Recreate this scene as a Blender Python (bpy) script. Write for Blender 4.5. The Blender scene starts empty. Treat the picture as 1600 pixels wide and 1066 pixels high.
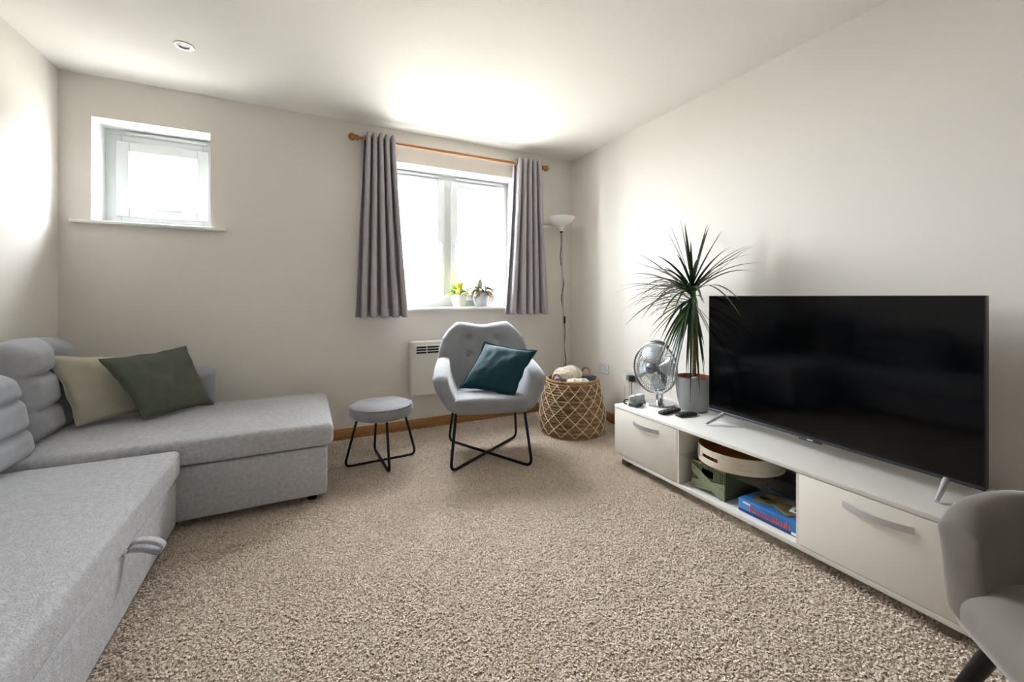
import bpy, math, random
from mathutils import Vector, Matrix, noise, Euler
R = math.radians
SC = bpy.context.scene
COL = SC.collection

# ------------------------------------------------------------------ camera, sky, exposure
cd = bpy.data.cameras.new('camera'); cam = bpy.data.objects.new('camera', cd); COL.objects.link(cam)
cam.location = (0, 0, 1.12); cam.rotation_euler = (R(90), 0, R(-26.7))
cd.sensor_width = 36; cd.lens = 14.4; cd.shift_y = -0.04375; cd.clip_start = .02
SC.camera = cam
world = bpy.data.worlds.new('world'); SC.world = world; world.use_nodes = True
bg = world.node_tree.nodes['Background']
bg.inputs[0].default_value = (0.91, 0.96, 1.0, 1); bg.inputs[1].default_value = 11.5   # white overcast sky
SC.view_settings.view_transform = 'Standard'; SC.view_settings.look = 'None'
SC.view_settings.exposure = 2.4; SC.view_settings.gamma = 1; SC.view_settings.use_curve_mapping = False

XL, XR, YF, YB, CE = -1.34, 2.421, -2.7, 3.45, 2.495     # room shell
W1 = (-1.197, -.583, 1.59, 2.245)                        # openings in the back wall x0,x1,z0,z1
W2 = (.55, 1.78, 1.02, 2.235)

def portal(x0, x1, z0, z1, y, facing):
    l = bpy.data.lights.new('portal', 'AREA'); l.shape = 'RECTANGLE'; l.size = x1 - x0; l.size_y = z1 - z0
    l.cycles.is_portal = True
    o = bpy.data.objects.new('window_portal', l); COL.objects.link(o)
    o.location = ((x0+x1)/2, y, (z0+z1)/2); o.rotation_euler = (R(90) if facing > 0 else R(-90), 0, 0)
portal(*W1, YB+.29, -1); portal(*W2, YB+.29, -1)

# ------------------------------------------------------------------ materials
def lin(h):
    c = [int(h[i:i+2], 16)/255 for i in (0, 2, 4)]
    return tuple(x/12.92 if x < .04045 else ((x+.055)/1.055)**2.4 for x in c) + (1,)
MATS = {}
def mat(name, col, rough=.6, metal=0, var=0, vscale=20, bump=0, bscale=100, sheen=0, spec=.5, trans=0, coat=0, stretch=None, col2=None, detail=4, dist=.002):
    if name in MATS: return MATS[name]
    m = bpy.data.materials.new(name); m.use_nodes = True; MATS[name] = m
    nt = m.node_tree; b = nt.nodes['Principled BSDF']; L = nt.links.new
    c = lin(col) if isinstance(col, str) else col
    b.inputs['Base Color'].default_value = c; b.inputs['Roughness'].default_value = rough
    b.inputs['Metallic'].default_value = metal; b.inputs['Specular IOR Level'].default_value = spec
    b.inputs['Sheen Weight'].default_value = sheen; b.inputs['Sheen Roughness'].default_value = .35
    b.inputs['Transmission Weight'].default_value = trans; b.inputs['Coat Weight'].default_value = coat
    if var or bump or col2:
        tc = nt.nodes.new('ShaderNodeTexCoord'); mp = nt.nodes.new('ShaderNodeMapping')
        L(tc.outputs['Object'], mp.inputs[0])
        if stretch: mp.inputs['Scale'].default_value = stretch
        if var or col2:
            n = nt.nodes.new('ShaderNodeTexNoise'); n.inputs['Scale'].default_value = vscale; n.inputs['Detail'].default_value = detail
            L(mp.outputs[0], n.inputs['Vector'])
            r = nt.nodes.new('ShaderNodeValToRGB'); L(n.outputs['Fac'], r.inputs[0]); L(r.outputs[0], b.inputs['Base Color'])
            if col2: a, d = c, lin(col2)
            else: a, d = tuple(x*(1-var) for x in c[:3])+(1,), tuple(min(1, x*(1+var)) for x in c[:3])+(1,)
            r.color_ramp.elements[0].position = .3; r.color_ramp.elements[1].position = .7
            r.color_ramp.elements[0].color = a; r.color_ramp.elements[1].color = d
        if bump:
            n = nt.nodes.new('ShaderNodeTexNoise'); n.inputs['Scale'].default_value = bscale; n.inputs['Detail'].default_value = 3
            L(mp.outputs[0], n.inputs['Vector'])
            bp = nt.nodes.new('ShaderNodeBump'); bp.inputs['Strength'].default_value = bump; bp.inputs['Distance'].default_value = dist
            L(n.outputs['Fac'], bp.inputs['Height']); L(bp.outputs[0], b.inputs['Normal'])
    return m
def glass_mat(name, tint=(1, 1, 1, 1), f=.03):
    m = bpy.data.materials.new(name); m.use_nodes = True; nt = m.node_tree; nt.nodes.clear()
    o = nt.nodes.new('ShaderNodeOutputMaterial'); mx = nt.nodes.new('ShaderNodeMixShader'); t = nt.nodes.new('ShaderNodeBsdfTransparent')
    g = nt.nodes.new('ShaderNodeBsdfGlossy'); fr = nt.nodes.new('ShaderNodeMath'); lw = nt.nodes.new('ShaderNodeLayerWeight'); pw = nt.nodes.new('ShaderNodeMath'); pw.operation = 'POWER'; pw.inputs[1].default_value = 5; fr.operation = 'MULTIPLY_ADD'; nt.links.new(lw.outputs['Facing'], pw.inputs[0]); nt.links.new(pw.outputs[0], fr.inputs[0]); fr.inputs[1].default_value = .6; fr.inputs[2].default_value = f
    t.inputs[0].default_value = tint; g.inputs['Roughness'].default_value = .02
    nt.links.new(fr.outputs[0], mx.inputs[0]); nt.links.new(t.outputs[0], mx.inputs[1]); nt.links.new(g.outputs[0], mx.inputs[2]); nt.links.new(mx.outputs[0], o.inputs[0])
    return m
M_wall = mat('wall_paint', 'ebe6df', .85, bump=.08, bscale=60, spec=.2)
M_ceil = mat('ceiling_paint', 'f3f0ea', .9, bump=.05, bscale=50, spec=.2)
M_upvc = mat('white_upvc', 'd9dcdc', .35)
M_gloss = mat('white_gloss_paint', 'efeeea', .4)
M_oak = mat('oak_wood', 'b98a55', .5, vscale=6, col2='a06f3d', stretch=(1, 14, 14))
M_rod = mat('rod_wood', 'b07848', .4, vscale=8, col2='94602f', stretch=(2, 30, 30))
M_black = mat('black_metal', '0b0b0b', .4, spec=.3)
M_dark = mat('dark_plastic', '26282b', .5)
M_chrome = mat('chrome', 'c9ccd0', .12, 1)
M_alu = mat('brushed_metal', 'd2d3d6', .38, .75)
M_glass = glass_mat('window_glass')
M_shelfglass = glass_mat('shelf_glass', (.94, .97, .96, 1), .03)
M_sofa = mat('sofa_fabric', 'c0c1c6', .9, var=.13, vscale=55, bump=.9, bscale=170, sheen=.3, spec=.1, detail=6, dist=.004)
M_sofac = mat('sofa_cushion_fabric', 'a4a6ac', .9, var=.05, vscale=40, bump=.3, bscale=250, sheen=.3, spec=.1)
M_velvet = mat('grey_velvet', '909196', .75, var=.10, vscale=9, bump=.15, bscale=30, sheen=.7, spec=.15)
M_velvet2 = mat('taupe_velvet', '78726b', .8, var=.08, vscale=7, bump=.15, bscale=30, sheen=.7, spec=.15)
M_curtain = mat('curtain_fabric', 'b4afb3', .9, var=.04, vscale=30, bump=.2, bscale=400, sheen=.2, spec=.1)
M_console = mat('white_laminate', 'e9e7e2', .4, spec=.4)
M_doorw = mat('cream_laminate', 'e6e2d8', .45, spec=.4)

# ------------------------------------------------------------------ mesh helpers
class G:
    def __init__(s): s.v = []; s.f = []
    def add(s, v, f, m=None):
        n = len(s.v); s.v += [tuple(m @ Vector(p)) if m else tuple(p) for p in v]; s.f += [tuple(i+n for i in q) for q in f]; return s
    def quad(s, a, b, c, d): return s.add([a, b, c, d], [(0, 1, 2, 3)])
    def box(s, x0, x1, y0, y1, z0, z1, r=0, seg=1, mid=1, fn=None, m=None):
        c = Vector(((x0+x1)/2, (y0+y1)/2, (z0+z1)/2)); h = [(x1-x0)/2, (y1-y0)/2, (z1-z0)/2]
        if isinstance(mid, int): mid = (mid,)*3
        r = min(r, *[k*.999 for k in h])
        def ax(H, md):
            i = H - r; o = []
            if r > 0: o += [-(i + r*math.tan(R(45)*(1-k/seg))) for k in range(seg)]
            o += [-i + 2*i*k/md for k in range(md+1)]
            if r > 0: o += [i + r*math.tan(R(45)*(k+1)/seg) for k in range(seg)]
            return o
        A = [ax(h[k], mid[k]) for k in range(3)]
        idx = {}; V = []; F = []
        def vid(p):
            key = tuple(round(t, 6) for t in p)
            if key not in idx:
                if r > 0:
                    q = Vector([max(-(h[k]-r), min(h[k]-r, p[k])) for k in range(3)]); d = Vector(p) - q
                    P = q + d.normalized()*r if d.length > 1e-9 else q
                else: P = Vector(p)
                P = P + c
                if fn: P = fn(P)
                idx[key] = len(V); V.append(P)
            return idx[key]
        for a in range(3):
            u, w = (a+1) % 3, (a+2) % 3
            for sg in (-1, 1):
                for i in range(len(A[u])-1):
                    for j in range(len(A[w])-1):
                        q = []
                        for di, dj in ((0, 0), (1, 0), (1, 1), (0, 1)):
                            p = [0, 0, 0]; p[a] = sg*h[a]; p[u] = A[u][i+di]; p[w] = A[w][j+dj]; q.append(vid(p))
                        F.append(tuple(q if sg > 0 else q[::-1]))
        return s.add(V, F, m)
    def tube(s, path, r, n=8, closed=False, m=None):
        P = [Vector(p) for p in path]; N = len(P); rr = r if isinstance(r, (list, tuple)) else [r]*N
        V = []; F = []; up = None
        for i in range(N):
            if closed: t = P[(i+1) % N] - P[i-1]
            else: t = P[min(i+1, N-1)] - P[max(i-1, 0)]
            t.normalize()
            if up is None: up = t.orthogonal().normalized()
            else:
                up = up - t*up.dot(t)
                up = up.normalized() if up.length > 1e-6 else t.orthogonal().normalized()
            b = t.cross(up)
            for k in range(n):
                a = 2*math.pi*k/n; V.append(P[i] + (up*math.cos(a) + b*math.sin(a))*rr[i])
        for i in range(N if closed else N-1):
            j = (i+1) % N
            for k in range(n): F.append((i*n+k, i*n+(k+1) % n, j*n+(k+1) % n, j*n+k))
        if not closed: F.append(tuple(range(n))[::-1]); F.append(tuple((N-1)*n+k for k in range(n)))
        return s.add(V, F, m)
    def lathe(s, prof, n=32, m=None, cx=0, cy=0, fn=None):
        V = []; F = []; K = len(prof)
        for i in range(n):
            a = 2*math.pi*i/n
            for r, z in prof:
                p = Vector((cx + r*math.cos(a), cy + r*math.sin(a), z)); V.append(fn(p) if fn else p)
        for i in range(n):
            j = (i+1) % n
            for k in range(K-1):
                q = (i*K+k, j*K+k, j*K+k+1, i*K+k+1)
                F.append(q)
        return s.add(V, F, m)
    def sphere(s, c, r, n=12, m=None, sx=1, sy=1, sz=1):
        prof = [(max(1e-5, r*math.sin(math.pi*k/n)), -r*math.cos(math.pi*k/n)) for k in range(n+1)]
        mm = Matrix.Translation(c) @ Matrix.Diagonal((sx, sy, sz, 1))
        return s.lathe(prof, n*2, (m @ mm) if m else mm)
    def build(s, name, material, parent=None, world=False, smooth=True, ang=45):
        me = bpy.data.meshes.new(name)
        off = parent.location if (parent and world) else Vector((0, 0, 0))
        me.from_pydata([tuple(Vector(p) - off) for p in s.v], [], s.f); me.update()
        if smooth:
            for p in me.polygons: p.use_smooth = True
            me.set_sharp_from_angle(angle=R(ang))
        me.materials.append(material)
        o = bpy.data.objects.new(name, me); COL.objects.link(o)
        if parent: o.parent = parent
        return o
def fillet(pts, r, n=5):
    P = [Vector(p) for p in pts]; out = [P[0]]
    for i in range(1, len(P)-1):
        a = (P[i-1]-P[i]); b = (P[i+1]-P[i]); d = min(r, a.length*.45, b.length*.45)
        A = P[i]+a.normalized()*d; B = P[i]+b.normalized()*d
        for k in range(n+1):
            t = k/n; out.append(A*(1-t)**2 + P[i]*2*t*(1-t) + B*t*t)
    return out + [P[-1]]
def spline(pts, n=8):
    P = [Vector(p) for p in pts]; P = [P[0]*2-P[1]] + P + [P[-1]*2-P[-2]]; o = []
    for i in range(1, len(P)-2):
        for k in range(n):
            t = k/n; a, b, c, d = P[i-1], P[i], P[i+1], P[i+2]
            o.append(.5*((2*b) + (c-a)*t + (2*a-5*b+4*c-d)*t*t + (3*b-a-3*c+d)*t**3))
    return o + [P[-2]]
def tag(o, label, cat, group=None):
    o['label'] = label; o['category'] = cat
    if group: o['group'] = group
    return o
def thing(name, label, cat, loc=(0, 0, 0), rz=0, group=None):
    o = bpy.data.objects.new(name, None); COL.objects.link(o); o.empty_display_size = .1
    o.location = loc; o.rotation_euler = (0, 0, rz); return tag(o, label, cat, group)
def struct(o): o['kind'] = 'structure'; return o
def text(body, size, mtx, material, name, parent, extrude=.0004, align='LEFT'):
    cu = bpy.data.curves.new(name, 'FONT'); cu.body = body; cu.size = size; cu.extrude = extrude; cu.align_x = align
    t = bpy.data.objects.new('tmp', cu); COL.objects.link(t)
    dg = bpy.context.evaluated_depsgraph_get(); me = bpy.data.meshes.new_from_object(t.evaluated_get(dg))
    bpy.data.objects.remove(t); me.transform(mtx); me.materials.clear(); me.materials.append(material)
    o = bpy.data.objects.new(name, me); COL.objects.link(o); o.parent = parent; return o
def N(p, s=1): return noise.noise(Vector(p)*s)

# ------------------------------------------------------------------ room shell
def wall_holes(name, x0, x1, z0, z1, holes, yf, yb, material):
    g = G(); xs = sorted({x0, x1} | {h[0] for h in holes} | {h[1] for h in holes}); zs = sorted({z0, z1} | {h[2] for h in holes} | {h[3] for h in holes})
    for i in range(len(xs)-1):
        for j in range(len(zs)-1):
            mx, mz = (xs[i]+xs[i+1])/2, (zs[j]+zs[j+1])/2
            if any(h[0] < mx < h[1] and h[2] < mz < h[3] for h in holes): continue
            for y in (yf, yb): g.quad((xs[i], y, zs[j]), (xs[i+1], y, zs[j]), (xs[i+1], y, zs[j+1]), (xs[i], y, zs[j+1]))
    for a, b, c, d in list(holes) + [(x0, x1, z0, z1)]:
        g.quad((a, yf, c), (b, yf, c), (b, yb, c), (a, yb, c)); g.quad((a, yf, d), (b, yf, d), (b, yb, d), (a, yb, d))
        g.quad((a, yf, c), (a, yf, d), (a, yb, d), (a, yb, c)); g.quad((b, yf, c), (b, yf, d), (b, yb, d), (b, yb, c))
    return struct(g.build(name, material, smooth=False))
wall_holes('wall_back', XL-.1, XR+.1, -.05, CE+.05, [W1, W2], YB, YB+.3, M_wall)
struct(G().box(XL-.1, XR+.1, YF-.1, YF, -.05, CE+.05).build('wall_front', M_wall, smooth=False))
struct(G().box(XL-.1, XL, YF, YB, -.05, CE+.05).build('wall_left', M_wall, smooth=False))
struct(G().box(XR, XR+.1, YF, YB, -.05, CE+.05).build('wall_right', M_wall, smooth=False))
struct(G().box(XL, XR, YF, YB, CE, CE+.05).build('ceiling', M_ceil, smooth=False))

def carpet_mat():
    m = bpy.data.materials.new('beige_carpet'); m.use_nodes = True; nt = m.node_tree; b = nt.nodes['Principled BSDF']; L = nt.links.new
    tc = nt.nodes.new('ShaderNodeTexCoord'); b.inputs['Roughness'].default_value = 1; b.inputs['Specular IOR Level'].default_value = .05; b.inputs['Sheen Weight'].default_value = .2
    n1 = nt.nodes.new('ShaderNodeTexNoise'); n1.inputs['Scale'].default_value = 130; n1.inputs['Detail'].default_value = 3; n1.inputs['Distortion'].default_value = 1.2
    n2 = nt.nodes.new('ShaderNodeTexNoise'); n2.inputs['Scale'].default_value = 5; n2.inputs['Detail'].default_value = 4
    for n in (n1, n2): L(tc.outputs['Object'], n.inputs['Vector'])
    r = nt.nodes.new('ShaderNodeValToRGB'); L(n1.outputs['Fac'], r.inputs[0])
    e = r.color_ramp.elements; e[0].position = .3; e[0].color = lin('cfb9a4'); e[1].position = .62; e[1].color = lin('e6d3bf')
    mx = nt.nodes.new('ShaderNodeMix'); mx.data_type = 'RGBA'; mx.blend_type = 'MULTIPLY'; mx.inputs[0].default_value = .25
    L(r.outputs[0], mx.inputs[6]); L(n2.outputs['Fac'], mx.inputs[7]); L(mx.outputs[2], b.inputs['Base Color'])
    bp = nt.nodes.new('ShaderNodeBump'); bp.inputs['Strength'].default_value = 1; bp.inputs['Distance'].default_value = .012
    L(n1.outputs['Fac'], bp.inputs['Height']); L(bp.outputs[0], b.inputs['Normal'])
    return m
M_carpet = carpet_mat()
FLOOR = struct(G().box(XL, XR, YF, YB, -.05, 0).build('floor', M_carpet, smooth=False))

import numpy as np
def carpet_pile(x0, x1, y0, y1, dens):
    rg = np.random.default_rng(3); n = int((x1-x0)*(y1-y0)*dens)
    x = rg.uniform(x0, x1, n); y = rg.uniform(y0, y1, n); a = rg.uniform(0, 2*np.pi, n); ln = rg.uniform(.006, .013, n); h = rg.uniform(.003, .0065, n); w = rg.uniform(.0016, .003, n)
    dx, dy = np.cos(a), np.sin(a); V = np.empty((n, 6, 3), np.float32)
    for k, (f, hz, ww) in enumerate(((0, -.002, 1), (.45, .85, 1.1), (1, 1, .55))):
        for q, sg in enumerate((-1, 1)):
            V[:, k*2+q, 0] = x + dx*ln*f - dy*w*ww*sg; V[:, k*2+q, 1] = y + dy*ln*f + dx*w*ww*sg; V[:, k*2+q, 2] = h*hz if k else -.002
    base = (np.arange(n)*6)[:, None]; F = np.concatenate([base+np.array([[0, 1, 3, 2]]), base+np.array([[2, 3, 5, 4]])], 1).reshape(-1)
    me = bpy.data.meshes.new('carpet_pile'); me.vertices.add(n*6); me.vertices.foreach_set('co', V.reshape(-1)); me.loops.add(len(F)); me.loops.foreach_set('vertex_index', F.astype(np.int32))
    me.polygons.add(n*2); me.polygons.foreach_set('loop_start', np.arange(n*2, dtype=np.int32)*4); me.polygons.foreach_set('loop_total', np.full(n*2, 4, np.int32)); me.update(calc_edges=True)
    at = me.attributes.new('tone', 'FLOAT', 'POINT'); at.data.foreach_set('value', np.repeat(rg.uniform(0, 1, n), 6).astype(np.float32))
    m = bpy.data.materials.new('carpet_yarn'); m.use_nodes = True; nt = m.node_tree; b = nt.nodes['Principled BSDF']
    b.inputs['Roughness'].default_value = .95; b.inputs['Specular IOR Level'].default_value = .1
    an = nt.nodes.new('ShaderNodeAttribute'); an.attribute_name = 'tone'; r = nt.nodes.new('ShaderNodeValToRGB'); nt.links.new(an.outputs['Fac'], r.inputs[0]); nt.links.new(r.outputs[0], b.inputs['Base Color'])
    e = r.color_ramp.elements; e[0].color = lin('d6c2ad'); e[1].color = lin('f2e3d4'); e[0].position = 0; e[1].position = .8
    me.materials.append(m); o = bpy.data.objects.new('carpet_pile', me); COL.objects.link(o); o['kind'] = 'stuff'; o.parent = FLOOR
carpet_pile(-.56, XR-.02, .3, YB-.02, 32000)

struct(G().box(XL, XR-.016, YB-.016, YB, 0, .085, .003).build('baseboard_back', M_oak))
struct(G().box(XR-.016, XR, YF, YB-.016, 0, .085, .003).build('baseboard_right', M_oak))
struct(G().box(XL, XL+.016, YF, YB-.016, 0, .085, .003).build('baseboard_left', M_oak))

# ------------------------------------------------------------------ windows
def ring(x0, x1, z0, z1, w, y0, y1, b=.004):
    g = G()
    g.box(x0, x0+w, y0, y1, z0, z1, b); g.box(x1-w, x1, y0, y1, z0, z1, b)
    g.box(x0+w, x1-w, y0, y1, z0, z0+w, b); g.box(x0+w, x1-w, y0, y1, z1-w, z1, b); return g
def sash(win, x0, x1, z0, z1, y, w=.068):
    s = ring(x0, x1, z0, z1, w, y-.018, y+.03, .006).build('sash', M_upvc, win, True)
    ring(x0+w-.014, x1-w+.014, z0+w-.014, z1-w+.014, .016, y-.004, y+.02, .006).build('glazing_bead', M_upvc, s).location = -win.location
    G().box(x0+w-.004, x1-w+.004, y+.006, y+.012, z0+w-.004, z1-w+.004).build('pane', M_glass, s, smooth=False).location = -win.location
    return s
def wthing(name, x, y, z):
    o = bpy.data.objects.new(name, None); COL.objects.link(o); o.location = (x, y, z); return struct(o)
YW = YB + .2
w = wthing('window_1', (W1[0]+W1[1])/2, YW, W1[2])
g = ring(W1[0], W1[1], W1[2], W1[3]-.04, .085, YW, YW+.06); g.box(W1[0], W1[1], YW, YW+.06, W1[3]-.04, W1[3]); g.build('frame', M_upvc, w, True)
g = G(); g.box(-1.09, -.64, YW-.022, YW, 2.212, 2.232, .008, 2); g.build('trickle_vent', M_upvc, w, True)
s = sash(w, -1.134, -.628, 1.657, 2.163, YW-.004)
h = G().box(-.925, -.775, YW-.045, YW-.03, 1.682, 1.697, .006, 2); h.box(-.925, -.885, YW-.04, YW-.02, 1.678, 1.70, .004); h.build('handle', M_alu, s).location = -w.location
G().box(-1.283, -.498, YB-.045, YB-.0005, W1[2]-.022, W1[2], .008, 2).box(W1[0], W1[1], YB-.01, YW, W1[2]-.004, W1[2]+.006).build('window_sill', M_gloss, w, True)

def lining(w, a):
    x0, x1, z0, z1 = a
    for q in ((x0, x0+.004, z0, z1), (x1-.004, x1, z0, z1), (x0, x1, z1-.004, z1)): G().box(q[0], q[1], YB+.001, YW, q[2], q[3]).build('reveal_lining', mat('reveal_paint', 'dedfdc', .6), w, True, False)
lining(w, W1)
w = wthing('window_2', (W2[0]+W2[1])/2, YW, W2[2])
g = ring(W2[0], W2[1], W2[2], W2[3]-.04, .075, YW, YW+.06); g.box(W2[0], W2[1], YW, YW+.06, W2[3]-.04, W2[3]); g.box(1.12, 1.21, YW, YW+.06, W2[2]+.075, W2[3]-.115); g.build('frame', M_upvc, w, True)
for a, b in ((.62, 1.08), (1.24, 1.66)): G().box(a, b, YW-.022, YW, 2.197, 2.217, .008, 2).build('trickle_vent', M_upvc, w, True)
for a, b, hx in ((.597, 1.133, 1.105), (1.197, 1.733, 1.225)):
    s = sash(w, a, b, 1.08, 2.182, YW-.004, .064)
    h = G().box(hx-.011, hx+.011, YW-.034, YW-.02, 1.52, 1.61, .005, 2); h.box(hx-.008, hx+.008, YW-.055, YW-.04, 1.46, 1.59, .006, 2); h.box(hx-.006, hx+.006, YW-.05, YW-.03, 1.57, 1.59); h.build('handle', M_alu, s).location = -w.location
G().box(.47, 1.86, YB-.04, YB-.0005, W2[2]-.022, W2[2], .008, 2).box(W2[0], W2[1], YB-.01, YW, W2[2]-.004, W2[2]+.004).build('window_sill', M_gloss, w, True)

lining(w, W2)

# ------------------------------------------------------------------ outside
M_slate = mat('roof_tiles', '3e3a36', .9, vscale=1.6, col2='141211', stretch=(1.5, 1, 9), detail=9)
M_brickout = mat('pale_render', 'e4ded2', .9, var=.05)
M_ground = mat('pale_paving', 'a29d95', .9, var=.1, vscale=.5)
struct(G().box(-60, 60, 6, 90, -5.6, -5.5).build('ground', M_ground, smooth=False))
def house(label, x0, x1, y0, y1, eave, ridge, sky=None, chim=None):
    t = thing('house', label, 'house', ((x0+x1)/2, (y0+y1)/2, -5.5)); ym = (y0+y1)/2
    G().box(x0+.2, x1-.2, y0+.3, y1-.3, -5.5, eave).build('wall', M_brickout, t, True, False)
    g = G(); th = .12
    for a, b in ((y0, ym), (y1, ym)):
        g.add([(x0, a, eave), (x1, a, eave), (x1, b, ridge), (x0, b, ridge), (x0, a, eave-th), (x1, a, eave-th), (x1, b, ridge-th), (x0, b, ridge-th)],
              [(0, 1, 2, 3), (4, 7, 6, 5), (0, 4, 5, 1), (1, 5, 6, 2), (3, 2, 6, 7), (0, 3, 7, 4)])
    rf = g.build('roof', M_slate, t, True, False)
    g = G()
    for k in range(int((x1-x0)/.45)): g.box(x0+.45*k, x0+.45*k+.42, ym-.14, ym+.14, ridge-.06, ridge+.1, .06, 2)
    g.build('ridge_tiles', M_brickout, t, True)
    for x in (sky or []):
        f = .45; sl = (ridge-eave)/(ym-y0); yc = y0+(ym-y0)*f; zc = eave+(ridge-eave)*f
        mt = Matrix.Translation((x, yc, zc)) @ Matrix.Rotation(math.atan(sl), 4, 'X')
        k = G().box(-.42, .42, -.6, .6, 0, .09, .02, m=mt).build('skylight', M_dark, t, True)
        G().box(-.34, .34, -.52, .52, .09, .1, m=mt).build('pane', M_upvc, k, smooth=False).location = -t.location
    for x in (chim or []): G().box(x-.4, x+.4, ym-.35, ym+.35, ridge-.8, ridge+.55).box(x-.46, x+.46, ym-.41, ym+.41, ridge+.45, ridge+.62).build('chimney', M_slate, t, True, False)
house('pale tiled house roof with a skylight seen through left pane', 1.2, 6.3, 13, 21, -.4, 2.28, sky=[3.35])
house('smaller hipped pale roof seen behind the sill plants', 7.3, 13.5, 16, 23, -.2, 2.05)

# ------------------------------------------------------------------ corner sofa
t = thing('corner_sofa', 'light grey fabric corner sofa bed with chaise along the back wall', 'sofa', (-.7, 2.0, 0))
def bulge(p):
    return p
YC = 2.454
def seatfn(p):
    x = (p.x + .915)/.385; y = (p.y - 1.5)/.94
    if p.z > .34: p.z += .018*max(0, 1-x*x)*max(0, 1-y**4) + .004*N((p.x*3, p.y*3, 0))
    p.z += .003*N((p.x*9, p.y*9, 3)); return p
G().box(-1.28, -.545, .55, YC-.008, .03, .262, .03, 3, (6, 14, 3)).build('base', M_sofa, t, True)
G().box(-1.27, -.53, .55, YC-.008, .268, .395, .025, 3, (14, 30, 2), fn=seatfn).build('seat_mattress', M_sofa, t, True)
G().box(-1.28, .105, YC, 3.26, .04, .30, .015, 2, (8, 6, 2)).build('chaise_base', M_sofa, t, True)
def lidfn(p):
    if p.z > .38:
        y = (p.y-2.85)/.42; x = (p.x+.57)/.71
        p.z += .028*max(0, 1-y*y)*max(0, 1-abs(x)**5) + .003*N((p.x*4, p.y*4, 1))
    return p
G().box(-1.28, .135, YC-.014, 3.265, .305, .425, .03, 4, (26, 16, 2), fn=lidfn).build('chaise_lid', M_sofa, t, True)
def armfn(p):
    if p.z > .5 : p.z += .01*math.sin((p.x+1.3)*2)
    return p
G().box(-1.28, -.54, 3.275, 3.425, .04, .64, .06, 4, (8, 2, 6), fn=armfn).build('armrest', M_sofac, t, True)
G().box(-1.335, -1.265, .55, 3.425, .04, .66, .03, 3, (1, 20, 4)).build('backrest', M_sofac, t, True)
pts = [(-.535, 1.83, .268), (-.515, 1.835, .278), (-.475, 1.845, .262), (-.452, 1.85, .237), (-.463, 1.845, .226), (-.50, 1.835, .25), (-.537, 1.825, .262)]
P = spline(pts, 5); g = G()
for i in range(len(P)-1):
    a, b = P[i], P[i+1]; d = Vector((.002, .014, .004))
    if i == 0: g.v += [tuple(a-d), tuple(a+d)]
    g.v += [tuple(b-d), tuple(b+d)]; k = 2*i; g.f.append((k, k+1, k+3, k+2))
o = g.build('pull_strap', M_sofa, t, True); sm = o.modifiers.new('th', 'SOLIDIFY'); sm.thickness = .004
for x, y in ((.03, 2.52), (.03, 3.18), (-.62, .65), (-1.2, .65), (-1.2, 3.2), (-.62, 2.3)):
    G().lathe([(.001, 0), (.022, 0), (.028, .045), (.001, .045)], 16, cx=x, cy=y).build('foot', M_black, t, True)

def tufted(name, label, y0, y1, z0, z1, x0, x1, lean, rows, cols, pos, cgroup=None):
    t = thing(name, label, 'cushion', (x0, (y0+y1)/2, z0), 0, cgroup)
    H = z1-z0; Wd = y1-y0
    def fn(p):
        u = (p.y-y0)/Wd; v = (p.z-z0)/H
        fx = (p.x-x0)/(x1-x0)
        far = max(0, min(1, (u-cols)/.12)) if cols < 1 else 0
        a = min(1, abs(u-(cols if cols < 1 else .5))/.26, (u+.02)/.2 if cols >= 1 else 9); b = abs(math.sin(math.pi*v*rows)); b = b + (.9-b)*far
        pil = (1-(1-a)**2.6)*.62 + (1-(1-b)**3.2)*.62
        edge = min(1, 5*min(u, 1-u)+.35)*min(1, 5*min(v, 1-v)+.4)
        if fx > .45: p.x += (fx-.45)/.55*(-.055 + .060*pil)*1.0*edge
        p.x += -(1-edge)*.03*(fx-.3)
        p.z += .018*math.sin(math.pi*u)*(1 if v > .5 else -.2)*abs(v-.5)*2
        p.x -= lean*v
        # rounder upper corners
        if v > .6: p.y += (.5-u)*Wd*.16*((v-.6)/.4)**2
        return p
    G().box(x0, x1, y0, y1, z0, z1, .06, 4, (3, 40, 30), fn=fn).build('cushion_body', M_sofac, t, True, ang=80)
    return t
tufted('back_cushion', 'grey tufted back cushion next to the beige pillow on the chaise', 2.63, 3.13, .435, .895, -1.255, -1.085, .06, 3, .56, None)
tufted('back_cushion', 'grey tufted back cushion standing on the main sofa seat', 1.80, 2.61, .405, .80, -1.255, -1.065, .06, 3, 1, None)

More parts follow.
